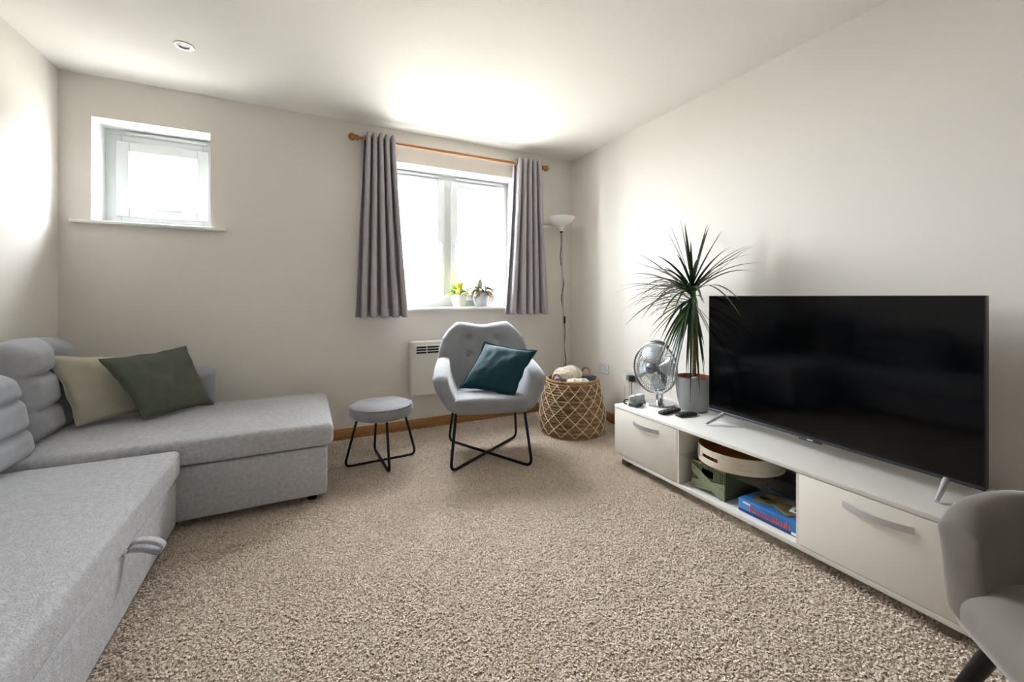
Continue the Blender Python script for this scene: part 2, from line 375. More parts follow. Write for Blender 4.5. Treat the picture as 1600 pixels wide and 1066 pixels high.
def pillow(name, label, C, T, material, flange=0, seed=0, cat='pillow', edge=None):
    t = thing(name, label, cat, sum((Vector(c) for c in C), Vector())/4)
    BL, BR, TL, TR = [Vector(c)-t.location for c in C]; hx = (BR-BL).length/2; hy = (TL-BL).length/2; nrm = ((BR-BL)+(TR-TL)).cross((TL-BL)+(TR-BR)).normalized()
    def place(u, v, z): return (BL*(1-u)+BR*u)*(1-v) + (TL*(1-u)+TR*u)*v + nrm*z
    n = 26; V = []; F = []; B2 = []
    for sg in (1, -1):
        for i in range(n+1):
            for j in range(n+1):
                u = -1+2*i/n; v = -1+2*j/n
                u = math.sin(u*math.pi/2)*.5+u*.5; v = math.sin(v*math.pi/2)*.5+v*.5
                e = max(0, (1-u*u)*(1-v*v))
                x = hx*u*(1-.075*(1-v*v)); y = hy*v*(1-.075*(1-u*u))
                z = sg*(T*e**.42 + .010*e**.5*(N((u*1.7+seed, v*1.7, sg*3+seed))) + .006*min(1, e*3)*N((u*5+seed, v*3, seed)))
                x += .006*N((v*3, seed, u)); y += .006*N((u*3, seed+4, v))
                V.append(tuple(place(.5+.5*x/hx, .5+.5*y/hy, z + .02*u*v))); B2.append((x, y))
    K = (n+1)**2
    for s_ in (0, 1):
        for i in range(n):
            for j in range(n):
                a = s_*K+i*(n+1)+j; q = (a, a+n+1, a+n+2, a+1); F.append(q if s_ == 0 else q[::-1])
    G().add(V, F).build('pillow_body', material, t, ang=80)
    bi = [i*(n+1) for i in range(n+1)] + [n*(n+1)+j for j in range(1, n+1)] + [i*(n+1)+n for i in range(n-1, -1, -1)] + [j for j in range(n-1, 0, -1)]
    border = [V[i] for i in bi]
    if flange:
        g = G(); m_ = len(border)
        for i in bi:
            x, y = B2[i]; dx = max(-1, min(1, 1.02*x/hx)); dy = max(-1, min(1, 1.02*y/hy)); ox = dx**9*flange; oy = dy**9*flange
            for px_, py_ in ((x, y), (x+ox, y+oy)):
                for dz in (-.003, .003): g.v.append(tuple(place(.5+.5*px_/hx, .5+.5*py_/hy, dz + .02*dx*dy)))
        for i in range(m_):
            a, b = 4*i, 4*((i+1) % m_)
            g.f += [(a, b, b+2, a+2), (a+1, a+3, b+3, b+1), (a+2, b+2, b+3, a+3)]
        g.build('border', edge or material, t)
    else:
        G().tube(border, .0035, 6, True).build('piping', edge or material, t)
    return t
M_beige = mat('beige_cotton', 'beb9a7', .9, var=.05, vscale=12, bump=.2, bscale=60, sheen=.2, spec=.1)
M_olive = mat('olive_cotton', '5e6357', .9, var=.06, vscale=12, bump=.25, bscale=60, sheen=.2, spec=.1)
M_teal = mat('teal_velvet', '183c44', .7, var=.12, vscale=8, bump=.2, bscale=20, sheen=.35, spec=.15)
pillow('throw_pillow', 'beige square pillow between tufted cushion and dark green pillow', [(-1.04, 2.83, .462), (-.66, 3.09, .462), (-1.155, 2.86, .831), (-.79, 3.15, .765)], .058, M_beige, seed=1)
pillow('throw_pillow', 'dark olive green pillow tilted on one corner on the chaise', [(-.776, 2.82, .462), (-.493, 3.067, .462), (-.938, 2.822, .803), (-.667, 3.134, .808)], .06, M_olive, seed=5)

# ------------------------------------------------------------------ armchair
def armchair():
    t = thing('armchair', 'grey velvet armchair with buttoned back and crossed black legs', 'armchair', (1.15, 2.68, 0), R(-17))
    def seatf(p):
        v = (p.y+.30)/.60
        p.x *= 0.86+.16*v
        if p.z > .40: p.z += .02*max(0, 1-(p.x/.26)**2)*math.sin(math.pi*max(0, min(1, v))) + .004*N((p.x*6, p.y*6, 0))
        p.z -= .035*v; return p
    G().box(-.275, .275, -.31, .27, .365, .468, .035, 4, (14, 14, 2), fn=seatf).build('seat', M_velvet, t)
    btn = [(-.115, .79), (.115, .79), (-.115, .665), (.115, .665)]
    def wz(z):
        P = [(.36, .25), (.5, .325), (.60, .345), (.70, .342), (.82, .308), (.93, .278)]
        if z <= P[0][0]: return P[0][1]
        for a, b in zip(P, P[1:]):
            if z <= b[0]:
                k = (z-a[0])/(b[0]-a[0]); return a[1]+(b[1]-a[1])*k
        return P[-1][1]
    def backf(p):
        z = p.z; x = p.x; zz = z
        if z > .80:                                  # saddle shaped top edge
            zz = z + (z-.80)/.13*(.012*math.cos(x/.3*math.pi*1.45-math.pi) - .026 - (.055*max(0, abs(x)/.3-.72)/.28)**1.0)
        X = x/.3*wz(z); y = p.y
        fr = max(0, min(1, (.045-(y-.25))/.09))      # 1 at the front face
        curve = -.10*(abs(X)/.32)**2.2
        y += curve + (z-.42)*.30
        for bx, bz in btn:
            d = ((X-bx)**2+(z-bz)**2)
            y += fr*.022*math.exp(-d/.0006) + fr*.012*math.exp(-d/.004)
        return Vector((X, y, zz))
    G().box(-.3, .3, .205, .305, .36, .93, .045, 4, (40, 3, 40), fn=backf).build('backrest', M_velvet, t, ang=80)
    for bx, bz in btn:
        y = .205-.10*(abs(bx)/.32)**2.2+(bz-.42)*.30+.026
        G().sphere((bx, y, bz), .012, 8, sy=.5).build('button', M_velvet, t)
    for s in (-1, 1):
        def armf(p):
            v = p.z; w_ = p.x; u = p.y               # v 0..1 height, u 0..1 depth, w 0..1 thickness
            zt = .665 - .075*max(0, 1-u/.55)**1.6 + .03*max(0, u-.6)
            if u > .5: zt -= 0
            z = .375 + (zt-.375)*v - .02*u*(1-v)
            xo = .262 + .118*math.sin(min(1, v*1.02)*math.pi/2) - .035*u*v
            yf = -.315 + .075*v
            y = yf + (.30 + .06*v - yf)*u
            x = xo - .10 + .10*w_
            return Vector((s*x, y, z))
        g = G().box(0, 1, 0, 1, 0, 1, 0)
        g = G(); h = G().box(-.5, .5, -.5, .5, -.5, .5, .2, 4, (2, 12, 12))
        # squash the rounded cube so that rounding is even in world size
        def remap(q):
            r_ = .2
            def k(c, L, rw):
                a = abs(c); sgn = 1 if c >= 0 else -1
                if a <= .3: return sgn*a/.3*(.5-rw)
                return sgn*((.5-rw) + (a-.3)/.2*rw)
            return Vector((k(q[0], 1, .46)+.5, k(q[1], 1, .075)+.5, k(q[2], 1, .14)+.5))
        V = [armf(remap(q)) for q in h.v]
        F = h.f if s > 0 else [f[::-1] for f in h.f]
        g.add(V, F).build('armrest', M_velvet, t, ang=80)
    for sx in (-1, 1):
        P = fillet([(sx*-.225, -.22, .37), (sx*-.263, -.292, .011), (sx*.263, .292, .011 + (.003 if sx > 0 else 0)), (sx*.225, .16, .35)], .06, 6)
        G().tube(P, .0095, 10).build('leg_frame', M_black, t)
    return t
armchair()
pillow('throw_pillow', 'dark teal velvet pillow with flat border on the grey armchair', [(.968, 2.69, .485), (1.205, 2.39, .482), (1.17, 2.77, .785), (1.44, 2.505, .718)], .06, M_teal, flange=.016, seed=9)

# ------------------------------------------------------------------ stool
t = thing('footstool', 'round grey velvet footstool on crossed black wire legs', 'stool', (.457, 2.876, 0), R(3))
prof = [(.001, .312), (.17, .312), (.195, .322), (.207, .345), (.207, .37), (.198, .388), (.185, .397), (.1, .408), (.001, .41)]
G().lathe(prof, 48, fn=lambda p: p + Vector((0, 0, .004*N((p.x*9, p.y*9, 1)) if p.z > .38 else 0))).build('seat', M_velvet, t)
G().tube([(.2*math.cos(a/40*2*math.pi), .2*math.sin(a/40*2*math.pi), .391) for a in range(40)], .003, 6, True).build('piping', M_velvet, t)
for a in (0, 90):
    m_ = Matrix.Rotation(R(a), 4, 'Z')
    G().tube(fillet([(-.155, 0, .315), (-.235, 0, .010), (.235, 0, .010+.004*(a > 0)), (.155, 0, .315)], .045, 6), .008, 10, m=m_).build('leg_frame', M_black, t)

# ------------------------------------------------------------------ basket and blankets
BX, BY = 1.985, 2.83
t = thing('laundry_basket', 'round woven straw basket with white rope lattice beside the armchair', 'basket', (BX, BY, 0))
M_straw = mat('straw_weave', 'a5815a', .85, vscale=30, col2='755434', bump=.5, bscale=120, stretch=(1, 1, 3))
M_straw2 = mat('straw_weave_light', 'b8976b', .85, vscale=30, col2='8d6a44', bump=.5, bscale=120, stretch=(1, 1, 3))
M_rope = mat('white_rope', 'e6ddcb', .9, bump=.4, bscale=300)
def brad(z):
    P = [(0, .245), (.05, .262), (.15, .263), (.3, .24), (.43, .208)]
    for a, b in zip(P, P[1:]):
        if z <= b[0]: k = (z-a[0])/(b[0]-a[0]); return a[1]+(b[1]-a[1])*k
    return P[-1][1]
G().lathe([(.001, .004), (.24, .004), (.24, .012), (.001, .012)], 40).build('base', M_straw, t)
rows = 21
for k in range(rows):
    z = .012+.42*k/rows; r = brad(z); path = []
    for i in range(72):
        a = 2*math.pi*i/72; rr = r + .0035*math.cos(a*18 + math.pi*k) ; path.append((rr*math.cos(a), rr*math.sin(a), z + .006*N((math.cos(a)*3, math.sin(a)*3, k*3.1))))
    G().tube(path, [.0105+.0022*math.sin(i*1.9+k*2.1)*math.sin(i*.7+k) for i in range(72)], 6, True).build('weave_row', M_straw if k % 2 else M_straw2, t)
G().tube([(.208*math.cos(i/48*2*math.pi), .208*math.sin(i/48*2*math.pi), .433) for i in range(48)], .012, 8, True).build('rim', M_straw2, t)
nd = 15
for d in (-1, 1):
    for q in range(nd):
        path = []
        for i in range(41):
            f = i/40; z = .02+.40*f; a = 2*math.pi*(q/nd + d*f*3.6/nd)
            r = brad(z) + .0138; path.append((r*math.cos(a), r*math.sin(a), z))
        G().tube(path, .0028, 6).build('rope', M_rope, t)
for a in (R(20), R(200)):
    P = spline([(.205*math.cos(a-.2), .205*math.sin(a-.2), .42), (.21*math.cos(a-.16), .21*math.sin(a-.16), .475), (.215*math.cos(a), .215*math.sin(a), .497), (.21*math.cos(a+.16), .21*math.sin(a+.16), .475), (.205*math.cos(a+.2), .205*math.sin(a+.2), .42)], 5)
    G().tube(P, .0075, 8).build('handle', M_straw, t)
def bundle(name, label, c, size, material, seed, loops, rz=0, lump=.02, rt=.035):
    rnd = random.Random(seed); t = thing(name, label, 'blanket', c, rz, None)
    def fn(p):
        q = Vector((p.x/size[0], p.y/size[1], p.z/size[2]))
        return p*(1 + lump/.1*.6*N(q*2.2+Vector((seed, 0, 0)))) 
    G().box(-size[0], size[0], -size[1], size[1], -size[2], size[2], min(size)*.95, 5, (10, 8, 3), fn=fn).build('blanket_core', material, t, ang=90)
    for k in range(loops):
        f = (k+.5)/loops*2-1; P = []
        for i in range(28):
            a = 2*math.pi*i/28
            P.append((size[0]*f*.8 + .012*math.sin(a*2+k+seed), size[1]*(.92-.35*f*f)*math.cos(a)*(1+.1*rnd.random()), size[2]*(.92-.35*f*f)*math.sin(a) + .006*math.sin(3*a+k)))
        G().tube(P, rt*(.85+.3*rnd.random()), 8, True).build('fold', material, t)
    return t
M_cream = mat('cream_knit', 'd3c9bb', .95, var=.08, vscale=60, bump=.8, bscale=150, sheen=.4, spec=.05)
M_cream2 = mat('ivory_fleece', 'ded3c2', .95, var=.05, vscale=60, bump=.7, bscale=150, sheen=.4, spec=.05)
M_greyb = mat('lilac_grey_fleece', '8d8891', .95, var=.08, vscale=60, bump=.6, bscale=150, sheen=.4, spec=.05)
M_navy = mat('navy_fleece', '3a3f55', .95, var=.1, vscale=60, bump=.6, bscale=150, sheen=.3, spec=.05)
bundle('blanket', 'cream knitted blanket rolled on top of the straw basket', (BX-.03, BY+.02, .455), (.125, .085, .062), M_cream, 2, 4, R(15), rt=.026)
bundle('blanket', 'ivory fleece blanket at the front of the straw basket', (BX-.035, BY-.125, .415), (.095, .05, .04), M_cream2, 5, 2, R(-20), rt=.018)
bundle('blanket', 'lilac grey blanket in the basket next to the armchair arm', (BX-.14, BY-.04, .415), (.05, .05, .05), M_greyb, 7, 2, R(60), rt=.018)
bundle('blanket', 'navy blue blanket beside the handle inside the straw basket', (BX+.12, BY-.06, .405), (.06, .07, .04), M_navy, 8, 2, R(30), rt=.018)

# ------------------------------------------------------------------ curtains, rod
zr = 2.345; yr = YB-.09
t = thing('curtain_rod', 'wooden curtain rod with ball finials above the large window', 'curtain rod', (1.18, yr, zr))
G().tube([(.36, yr, zr), (2.01, yr, zr)], .0125, 12).build('pole', M_rod, t, True)
for x, s in ((.36, -1), (2.01, 1)):
    g = G().lathe([(.001, 0), (.022, 0), (.024, .01), (.018, .018), (.018, .024), (.001, .024)], 20, Matrix.Translation((x, yr, zr)) @ Matrix.Rotation(R(90*s), 4, 'Y'))
    g.sphere((x+s*.045, yr, zr), .028, 12); g.build('finial', M_rod, t, True)
for x in (.43, 1.94):
    G().tube([(x, yr, zr), (x, YB-.01, zr)], .009, 8).lathe([(.001, 0), (.028, 0), (.028, .01), (.001, .01)], 20, Matrix.Translation((x, YB-.0005, zr)) @ Matrix.Rotation(R(90), 4, 'X')).build('bracket', M_rod, t, True)
def curtain(label, tx0, tx1, bx0, bx1, folds, seed, inner):
    t = thing('curtain', label, 'curtain', ((bx0+bx1)/2, yr, .955))
    nx, nz = folds*14, 40; g = G(); top = zr+.045; bot = .953; rnd = random.Random(seed)
    ph = [rnd.uniform(-.5, .5) for _ in range(folds*2+2)]; am = [rnd.uniform(.75, 1.2) for _ in range(folds*2+2)]
    for j in range(nz+1):
        f = j/nz; z = top+(bot-top)*f
        for i in range(nx+1):
            u = i/nx; k = u*folds*2
            fl = f**1.15
            uu = u + .018*fl*math.sin(u*9+seed)
            x = (tx0+(tx1-tx0)*u)*(1-fl) + (bx0+(bx1-bx0)*uu)*fl
            kk = min(int(k), len(am)-1)
            amp = (.055*(1-f)+.050*am[kk]*f)
            s_ = math.sin(math.pi*k + .35*fl*ph[kk]*math.sin(math.pi*(k-kk)))
            y = yr + amp*(math.copysign(abs(s_)**.7, s_) if s_ < 0 else s_**1.3) + .004*N((u*6, f*3, seed))
            sp = ((tx1-tx0)*(1-fl)+(bx1-bx0)*fl)/(folds*2); x -= .24*sp*math.sin(2*math.pi*k)
            g.v.append((x, y, z + .004*math.sin(math.pi*k)*f))
    for j in range(nz):
        for i in range(nx): a = j*(nx+1)+i; g.f.append((a, a+1, a+nx+2, a+nx+1))
    o = g.build('drape', M_curtain, t, True, ang=120); m_ = o.modifiers.new('th', 'SOLIDIFY'); m_.thickness = .003
    for k in range(folds*2+1):
        if k == 0 or k == folds*2: pass
        x = tx0+(tx1-tx0)*(k/(folds*2)); x = min(max(x, tx0+.004), tx1-.004)
        P = [(x, yr+.021*math.cos(a/16*2*math.pi), zr+.021*math.sin(a/16*2*math.pi)) for a in range(16)]
        G().tube(P, .0035, 6, True).build('eyelet', M_chrome, t, True)
curtain('grey eyelet curtain gathered at the window side near the small window', .40, .63, .335, .735, 5, 1, 1)
curtain('grey eyelet curtain gathered at the window side near the floor lamp', 1.72, 1.975, 1.635, 2.05, 5, 4, -1)

# ------------------------------------------------------------------ sill plants
M_cer = mat('white_ceramic', 'e8e4da', .5); M_cer2 = mat('pale_blue_ceramic', 'd3d6dc', .4); M_soil = mat('soil', '3a2a1e', .95, bump=.8, bscale=80)
def leafmesh(L, Wd, bend, fold=.25, n=8, tip=1.0, shape=1.0):
    g = G(); 
    for i in range(n+1):
        s = i/n; a = bend*s*s; x = L*s*math.cos(a*.6); z = -L*s*math.sin(a*.6)
        w_ = Wd*max(.03, math.sin(math.pi*min(1, (s*.93+.07))**shape))
        for k in (-1, 0, 1): g.v.append((x, k*w_, z + abs(k)*w_*fold))
    for i in range(n):
        for k in range(2): a = i*3+k; g.f.append((a, a+1, a+4, a+3))
    return g
def potplant(name, label, x, y, z, r, h, pot_m, leaf_ms, nleaf, seed, L, Wd, el, bend, flower=None):
    rnd = random.Random(seed); t = thing(name, label, 'potted plant', (x, y, z))
    G().lathe([(.001, 0), (r*.74, 0), (r*.8, .006), (r*.95, h*.35), (r, h), (r-.006, h), (r-.008, h-.02), (.001, h-.02)], 28).build('pot', pot_m, t)
    G().lathe([(r-.008, h-.018), (.001, h-.012)], 20).build('soil', M_soil, t)
    meshes = []
    for q, lm in enumerate(leaf_ms):
        o = leafmesh(L, Wd, bend*(.7+.3*q), n=6).build('leaf', lm, t); meshes.append(o.data); 
        COL.objects.unlink(o); bpy.data.objects.remove(o)
    for k in range(nleaf):
        o = bpy.data.objects.new('leaf', rnd.choice(meshes)); COL.objects.link(o); o.parent = t
        a = rnd.uniform(0, 2*math.pi); e = R(rnd.uniform(*el)); q = r*.55*math.sqrt(rnd.random())
        o.location = (q*math.cos(a), q*math.sin(a), h-.02+rnd.uniform(0, .05)); o.rotation_euler = Euler((rnd.uniform(-.5, .5), -e, a)); s_ = rnd.uniform(.65, 1.15); o.scale = (s_,)*3
    if flower:
        for k, (fx, fy, fz) in enumerate(flower[1]):
            m_ = Matrix.Translation((fx, fy, fz)); g = G()
            for p in range(5): g.add(*(lambda q: (q.v, q.f))(leafmesh(.028, .010, .6, n=4)), m=m_ @ Matrix.Rotation(p*1.256, 4, 'Z') @ Matrix.Rotation(-.5, 4, 'Y'))
            g.build('flower', flower[0], t)
            G().tube([(fx*.6, fy*.6, h-.01), (fx, fy, fz)], .002, 5).build('stem', MATS['leaf_grey'], t)
    return t
M_lg = mat('leaf_green', '5d9a2c', .5, var=.2, vscale=20); M_ly = mat('leaf_yellow', 'c9c23a', .5, var=.2, vscale=20)
M_lgr = mat('leaf_grey', '7f8c72', .6, var=.2, vscale=20); M_lp = mat('leaf_pink', 'b08a78', .6, var=.2, vscale=20); M_or = mat('orange_petal', 'e07a3a', .5)
potplant('potted_plant', 'small bright green leafy plant in white pot on the window sill', 1.245, 3.55, 1.0245, .066, .11, M_cer, [M_lg, M_lg, M_ly], 40, 3, .105, .026, (15, 85), .7)
potplant('potted_plant', 'grey green drooping plant with orange flower in pale blue pot', 1.462, 3.55, 1.0245, .074, .13, M_cer2, [M_lgr, M_lgr, M_lp], 80, 4, .135, .018, (-5, 75), 1.2,
         (M_or, [(.10, -.02, .13), (.11, -.01, .10), (.095, .01, .155)]))

# ------------------------------------------------------------------ panel heater
M_heat = mat('heater_enamel', 'e6e3da', .45)
t = thing('panel_heater', 'white electric panel heater on the wall behind the armchair', 'heater', (1.1, YB, .30))
G().box(.765, 1.46, YB-.085, YB-.012, .292, .748, .02, 3).build('case', M_heat, t, True)
G().box(.80, 1.425, YB-.0875, YB-.08, .632, .716, .003).build('grille_frame', M_heat, t, True)
for k in range(3):
    z = .645+.022*k
    for a, b in ((.812, .895), (.902, 1.0), (1.007, 1.1), (1.107, 1.2), (1.207, 1.3), (1.307, 1.41)): G().box(a, b, YB-.0885, YB-.08, z, z+.014).build('vent_slot', M_black, t, True, False)
G().box(.85, .87, YB-.013, YB, .36, .70).box(1.35, 1.37, YB-.013, YB, .36, .70).build('bracket', M_heat, t, True)

# ------------------------------------------------------------------ floor lamp
t = thing('floor_lamp', 'thin white uplighter floor lamp in the corner behind the basket', 'floor lamp', (2.215, 3.27, 0))
G().lathe([(.001, 0), (.125, 0), (.13, .006), (.12, .018), (.03, .03), (.001, .032)], 36).build('base', M_gloss, t)
top = Vector((-.045, .0, 1.745))
G().tube([(0, 0, .02), top], .008, 10).build('pole', mat('grey_enamel', 'bdbab5', .4), t)
mt = Matrix.Translation(top)
G().lathe([(.012, -.02), (.013, 0), (.042, .05), (.04, .05), (.011, .004)], 24, mt).build('lamp_holder', M_gloss, t)
G().lathe([(.013, -.022), (.0145, -.022), (.0145, -.008), (.013, -.008)], 16, mt).build('collar', M_black, t)
G().lathe([(.03, .045), (.06, .055), (.105, .085), (.13, .125), (.127, .125), (.10, .089), (.058, .06), (.03, .05)], 36, mt).build('lamp_shade', M_gloss, t)
P = []
for i in range(80):
    f = i/79; c = Vector((0, 0, .05)).lerp(top, f); a = f*16+1.5*math.sin(f*9); rr = .011+.005*math.sin(f*31)
    P.append(c + Vector((rr*math.cos(a), rr*math.sin(a), -.02*f)))
G().tube(P, .004, 6).build('cable', M_black, t)
G().box(-.026, -.010, -.022, -.006, .86, .93, .005, 2).build('switch', M_black, t)

# ------------------------------------------------------------------ TV console
CX0, CX1, CY0, CY1 = 1.85, 2.30, .498, 2.148
t = thing('tv_console', 'long low white television console with two flap doors', 'console', ((CX0+CX1)/2, (CY0+CY1)/2, 0))
G().box(CX0, CX1, CY0, CY1, .377, .396, .0015).build('top_panel', M_console, t, True)
G().box(CX0+.004, CX1, CY0, CY1, .052, .074, .0015).build('bottom_panel', M_console, t, True)
for y in (CY0, 1.0-.009, 1.628-.009, CY1-.018):
    G().box(CX0+.022 if y in (CY0, CY1-.018) else CX0+.004, CX1-.004, y, y+.018, .074, .377).build('side_panel', M_doorw, t, True, False)
G().box(CX1-.006, CX1-.001, CY0, CY1, .074, .377).build('back_panel', M_console, t, True, False)
for a, b, hy in ((1.632, CY1-.001, 1.869), (CY0+.001, .996, .736)):
    d = G().box(CX0+.002, CX0+.019, a, b, .077, .374, .0015).build('door', M_doorw, t, True)
    g = G(); n = 16
    for i in range(n+1):
        f = i/n*2-1; y = hy+f*.105; x = CX0+.001 - .028*(1-f*f); zc = .318
        for dx, dz in ((0, -.012), (0, .012), (.004, .012), (.004, -.012)): g.v.append((x+dx, y, zc+dz))
    for i in range(n):
        for k in range(4): a_, b_ = i*4+k, i*4+(k+1) % 4; g.f.append((a_, a_+4, b_+4, b_))
    g.f += [(0, 1, 2, 3), (n*4+3, n*4+2, n*4+1, n*4)]
    g.build('handle', M_alu, d).location = -t.location
G().box(CX0+.015, CX1-.01, 1.0+.010, 1.628-.010, .232, .238).build('glass_shelf', M_shelfglass, t, True, False)
for x in (CX0+.06, CX1-.06):
    for y in (CY0+.06, CY1-.06): G().box(x-.025, x+.025, y-.025, y+.025, 0, .052).build('foot', mat('brown_plastic', '6a6052', .6), t, True, False)

# things in the open bay
M_birch = mat('white_stained_birch', 'dcd2c0', .55, var=.05, vscale=20, stretch=(1, 1, 4)); M_ply = mat('plywood_inside', 'd3a268', .5, vscale=6, col2='bb8648', stretch=(1, 12, 1))
t = thing('serving_tray', 'round pale wooden tray on the glass shelf of the console', 'tray', (2.07, 1.408, .2385))
def trayside(r0, r1, z0, z1, material, name, slot=True):
    g = G(); n = 72; sl = [i for i in range(n) if slot and (abs((i/n*360-168+180) % 360-180) < 14 or abs((i/n*360-348+180) % 360-180) < 14)]
    zs = [z0, .030, .050, z1] if slot else [z0, z0+(z1-z0)/3, z0+(z1-z0)*2/3, z1]
    V = lambda r, i, z: (r*math.cos(2*math.pi*i/n), r*math.sin(2*math.pi*i/n), z)
    for i in range(n):
        for k in range(3):
            if k == 1 and i in sl: continue
            for r in (r0, r1): g.quad(V(r, i, zs[k]), V(r, i+1, zs[k]), V(r, i+1, zs[k+1]), V(r, i, zs[k+1]))
        g.quad(V(r0, i, z1), V(r0, i+1, z1), V(r1, i+1, z1), V(r1, i, z1))
        if i in sl:
            for z in (.03, .05): g.quad(V(r0, i, z), V(r0, i+1, z), V(r1, i+1, z), V(r1, i, z))
    return g
trayside(.199, .203, .002, .082, M_birch, '').build('outer_band', M_birch, t, smooth=False)
trayside(.195, .1985, .002, .080, M_ply, '').build('inner_band', M_ply, t, smooth=False)
trayside(.2032, .206, .002, .026, M_birch, '', False).build('lower_band', M_birch, t, smooth=False)
G().lathe([(.001, 0), (.195, 0), (.195, .006), (.001, .006)], 48).build('tray_base', M_ply, t)

M_wg = mat('green_paper_cord', '70775b', .85, var=.15, vscale=60, stretch=(1, 1, .2)); M_wg2 = mat('green_paper_cord_light', '9aa285', .85, var=.1, vscale=60)
t = thing('storage_box', 'green woven cord storage box with hand hole under the tray', 'storage box', (2.05, 1.47, .0745))
bx0, bx1, by0, by1, bz0, bz1 = 1.905, 2.20, 1.372, 1.57, .076, .222
G().box(bx0+.006, bx1, by0+.006, by1-.006, bz0, bz0+.006).build('base', M_wg, t, True, False)
for y in (by0+.003, by1-.003): G().box(bx0, bx1, y-.003, y+.003, bz0, bz1).build('side', mat('olive_fabric', '5a6045', .9, bump=.4, bscale=200), t, True, False)
G().box(bx1-.006, bx1, by0+.006, by1-.006, bz0, bz1).build('rear', MATS['olive_fabric'], t, True, False)
n = 17
for i in range(n):
    y = by0+.004+(by1-by0-.008)*(i+.5)/n
    hole = abs(y-1.475) < .036
    for a, b in (((bz0, .158), (.197, bz1)) if hole else ((bz0, bz1),)):
        G().box(bx0-.003, bx0+.004, y-.0042, y+.0042, a, b, .003).build('cord', M_wg, t, True)
for k in range(5):
    for (ya, za), (yb, zb) in (((by1, .185), (by0, .085)), ((by1, .10), (by0, .135))):
        dz = (k-2)*.0095
        G().tube([(bx0-.007, ya, za+dz), (bx0-.009, (ya+yb)/2, (za+zb)/2+dz), (bx0-.007, yb, zb+dz)], .0042, 6).build('cord_band', M_wg2, t, True)
G().box(bx0-.004, bx0+.006, by0, 1.437, bz1-.006, bz1).box(bx0-.004, bx0+.006, 1.513, by1, bz1-.006, bz1).build('rim', mat('wire_rim', 'b4a384', .6), t, True, False)

M_boxb = mat('blue_card', '2f6fb8', .45, vscale=7, col2='4d92d2'); M_boxn = mat('navy_card', '163a7c', .45)
t = thing('board_game', 'blue board game box lying in the open bay of the console', 'board game', (2.02, 1.155, .0745))
gx0, gx1, gy0, gy1, gz0, gz1 = 1.893, 2.118, 1.013, 1.295, .075, .135
G().box(gx0, gx1, gy0, gy1, gz0, gz1, .002).build('box', M_boxb, t, True)
G().box(gx0-.0006, gx0+.002, gy0+.002, gy1-.002, gz0+.002, gz0+.014).build('lower_stripe', M_boxn, t, True, False)
M_red = mat('red_print', 'd8323a', .5); M_wh = mat('white_print', 'f2f2f2', .5); M_pink = mat('pale_red_print', 'eeb4b0', .5)
def side(y, z, x=gx0-.001): return Matrix.Translation((x - t.location.x, y - t.location.y, z - t.location.z)) @ Matrix(((0, 0, -1, 0), (-1, 0, 0, 0), (0, 1, 0, 0), (0, 0, 0, 1)))
def topm(x, y, z=gz1+.0004): return Matrix.Translation((x - t.location.x, y - t.location.y, z - t.location.z)) @ Matrix(((0, 1, 0, 0), (-1, 0, 0, 0), (0, 0, 1, 0), (0, 0, 0, 1)))
text('Rummikub', .043, side(1.240, .0925), M_pink, 'lettering_outline', t, .0003)
text('Rummikub', .042, side(1.2385, .093, gx0-.0016), M_red, 'lettering', t)
text('Rummikub', .062, topm(1.93, 1.135), M_red, 'lettering', t)
for a, b, c, d in ((1.235, 1.272, .118, .127), (1.02, 1.05, .08, .092)): G().box(gx0-.0008, gx0, a, b, c, d).build('print_mark', M_wh, t, True, False)
M_pack = mat('tan_card', '8c8262', .7, var=.15, vscale=30); M_pack2 = mat('brown_card', '6d6448', .7, var=.15, vscale=30)
for k, (x, y, a, z, m_) in enumerate(((1.97, 1.20, 20, .1365, M_pack), (2.03, 1.225, 60, .1365, M_pack2), (1.965, 1.115, -25, .1395, M_pack), (2.04, 1.14, 10, .1425, M_pack2), (2.055, 1.075, 40, .1365, M_pack))):
    q = G().box(-.036, .036, -.052, .052, 0, .0022, .0005).build('paper_packet', m_); q.location = (x, y, z); q.rotation_euler = (0, 0, R(a))
    G().box(-.022, .022, -.03, .012, .0022, .0026).build('print_mark', M_pack2 if m_ is M_pack else M_pack, q, smooth=False)
    tag(q, ('pale tan' if m_ is M_pack else 'darker brown') + ' paper packet strewn on the blue board game box', 'card', ('tan' if m_ is M_pack else 'brown') + ' paper packets on the game box')
t = thing('photo_card', 'white card with dark printed picture on the game box', 'card', (1.99, 1.055, .147), R(12))
G().box(-.03, .03, -.045, .045, 0, .003, .001).build('card', M_wh, t)
G().box(-.019, .019, -.028, .028, .003, .0034).build('picture', M_dark, t, smooth=False)
G().lathe([(.001, 0), (.009, 0), (.009, .0006), (.001, .0006)], 16, Matrix.Translation((0, 0, .0034))).build('print_mark', M_wh, t)
t = thing('router', 'dark grey set top box under the glass shelf behind game box', 'router', (2.20, 1.20, .0745))
G().box(-.075, .07, -.11, .11, .062, .125, .012, 3, fn=lambda p: p + Vector((0, 0, -.02*(.07-p.x)))).build('case', M_dark, t)
G().box(-.06, .06, -.09, .09, 0, .064, .004).build('stand', M_dark, t)
P = spline([(2.27, 1.20, .25), (2.22, 1.16, .33), (2.14, 1.09, .345), (2.12, 1.04, .30), (2.17, 1.06, .25), (2.26, 1.10, .26)], 8)
tag(G().tube(P, .0035, 6).build('cable', M_black), 'black cable looped on the glass shelf next to the tray', 'cable')

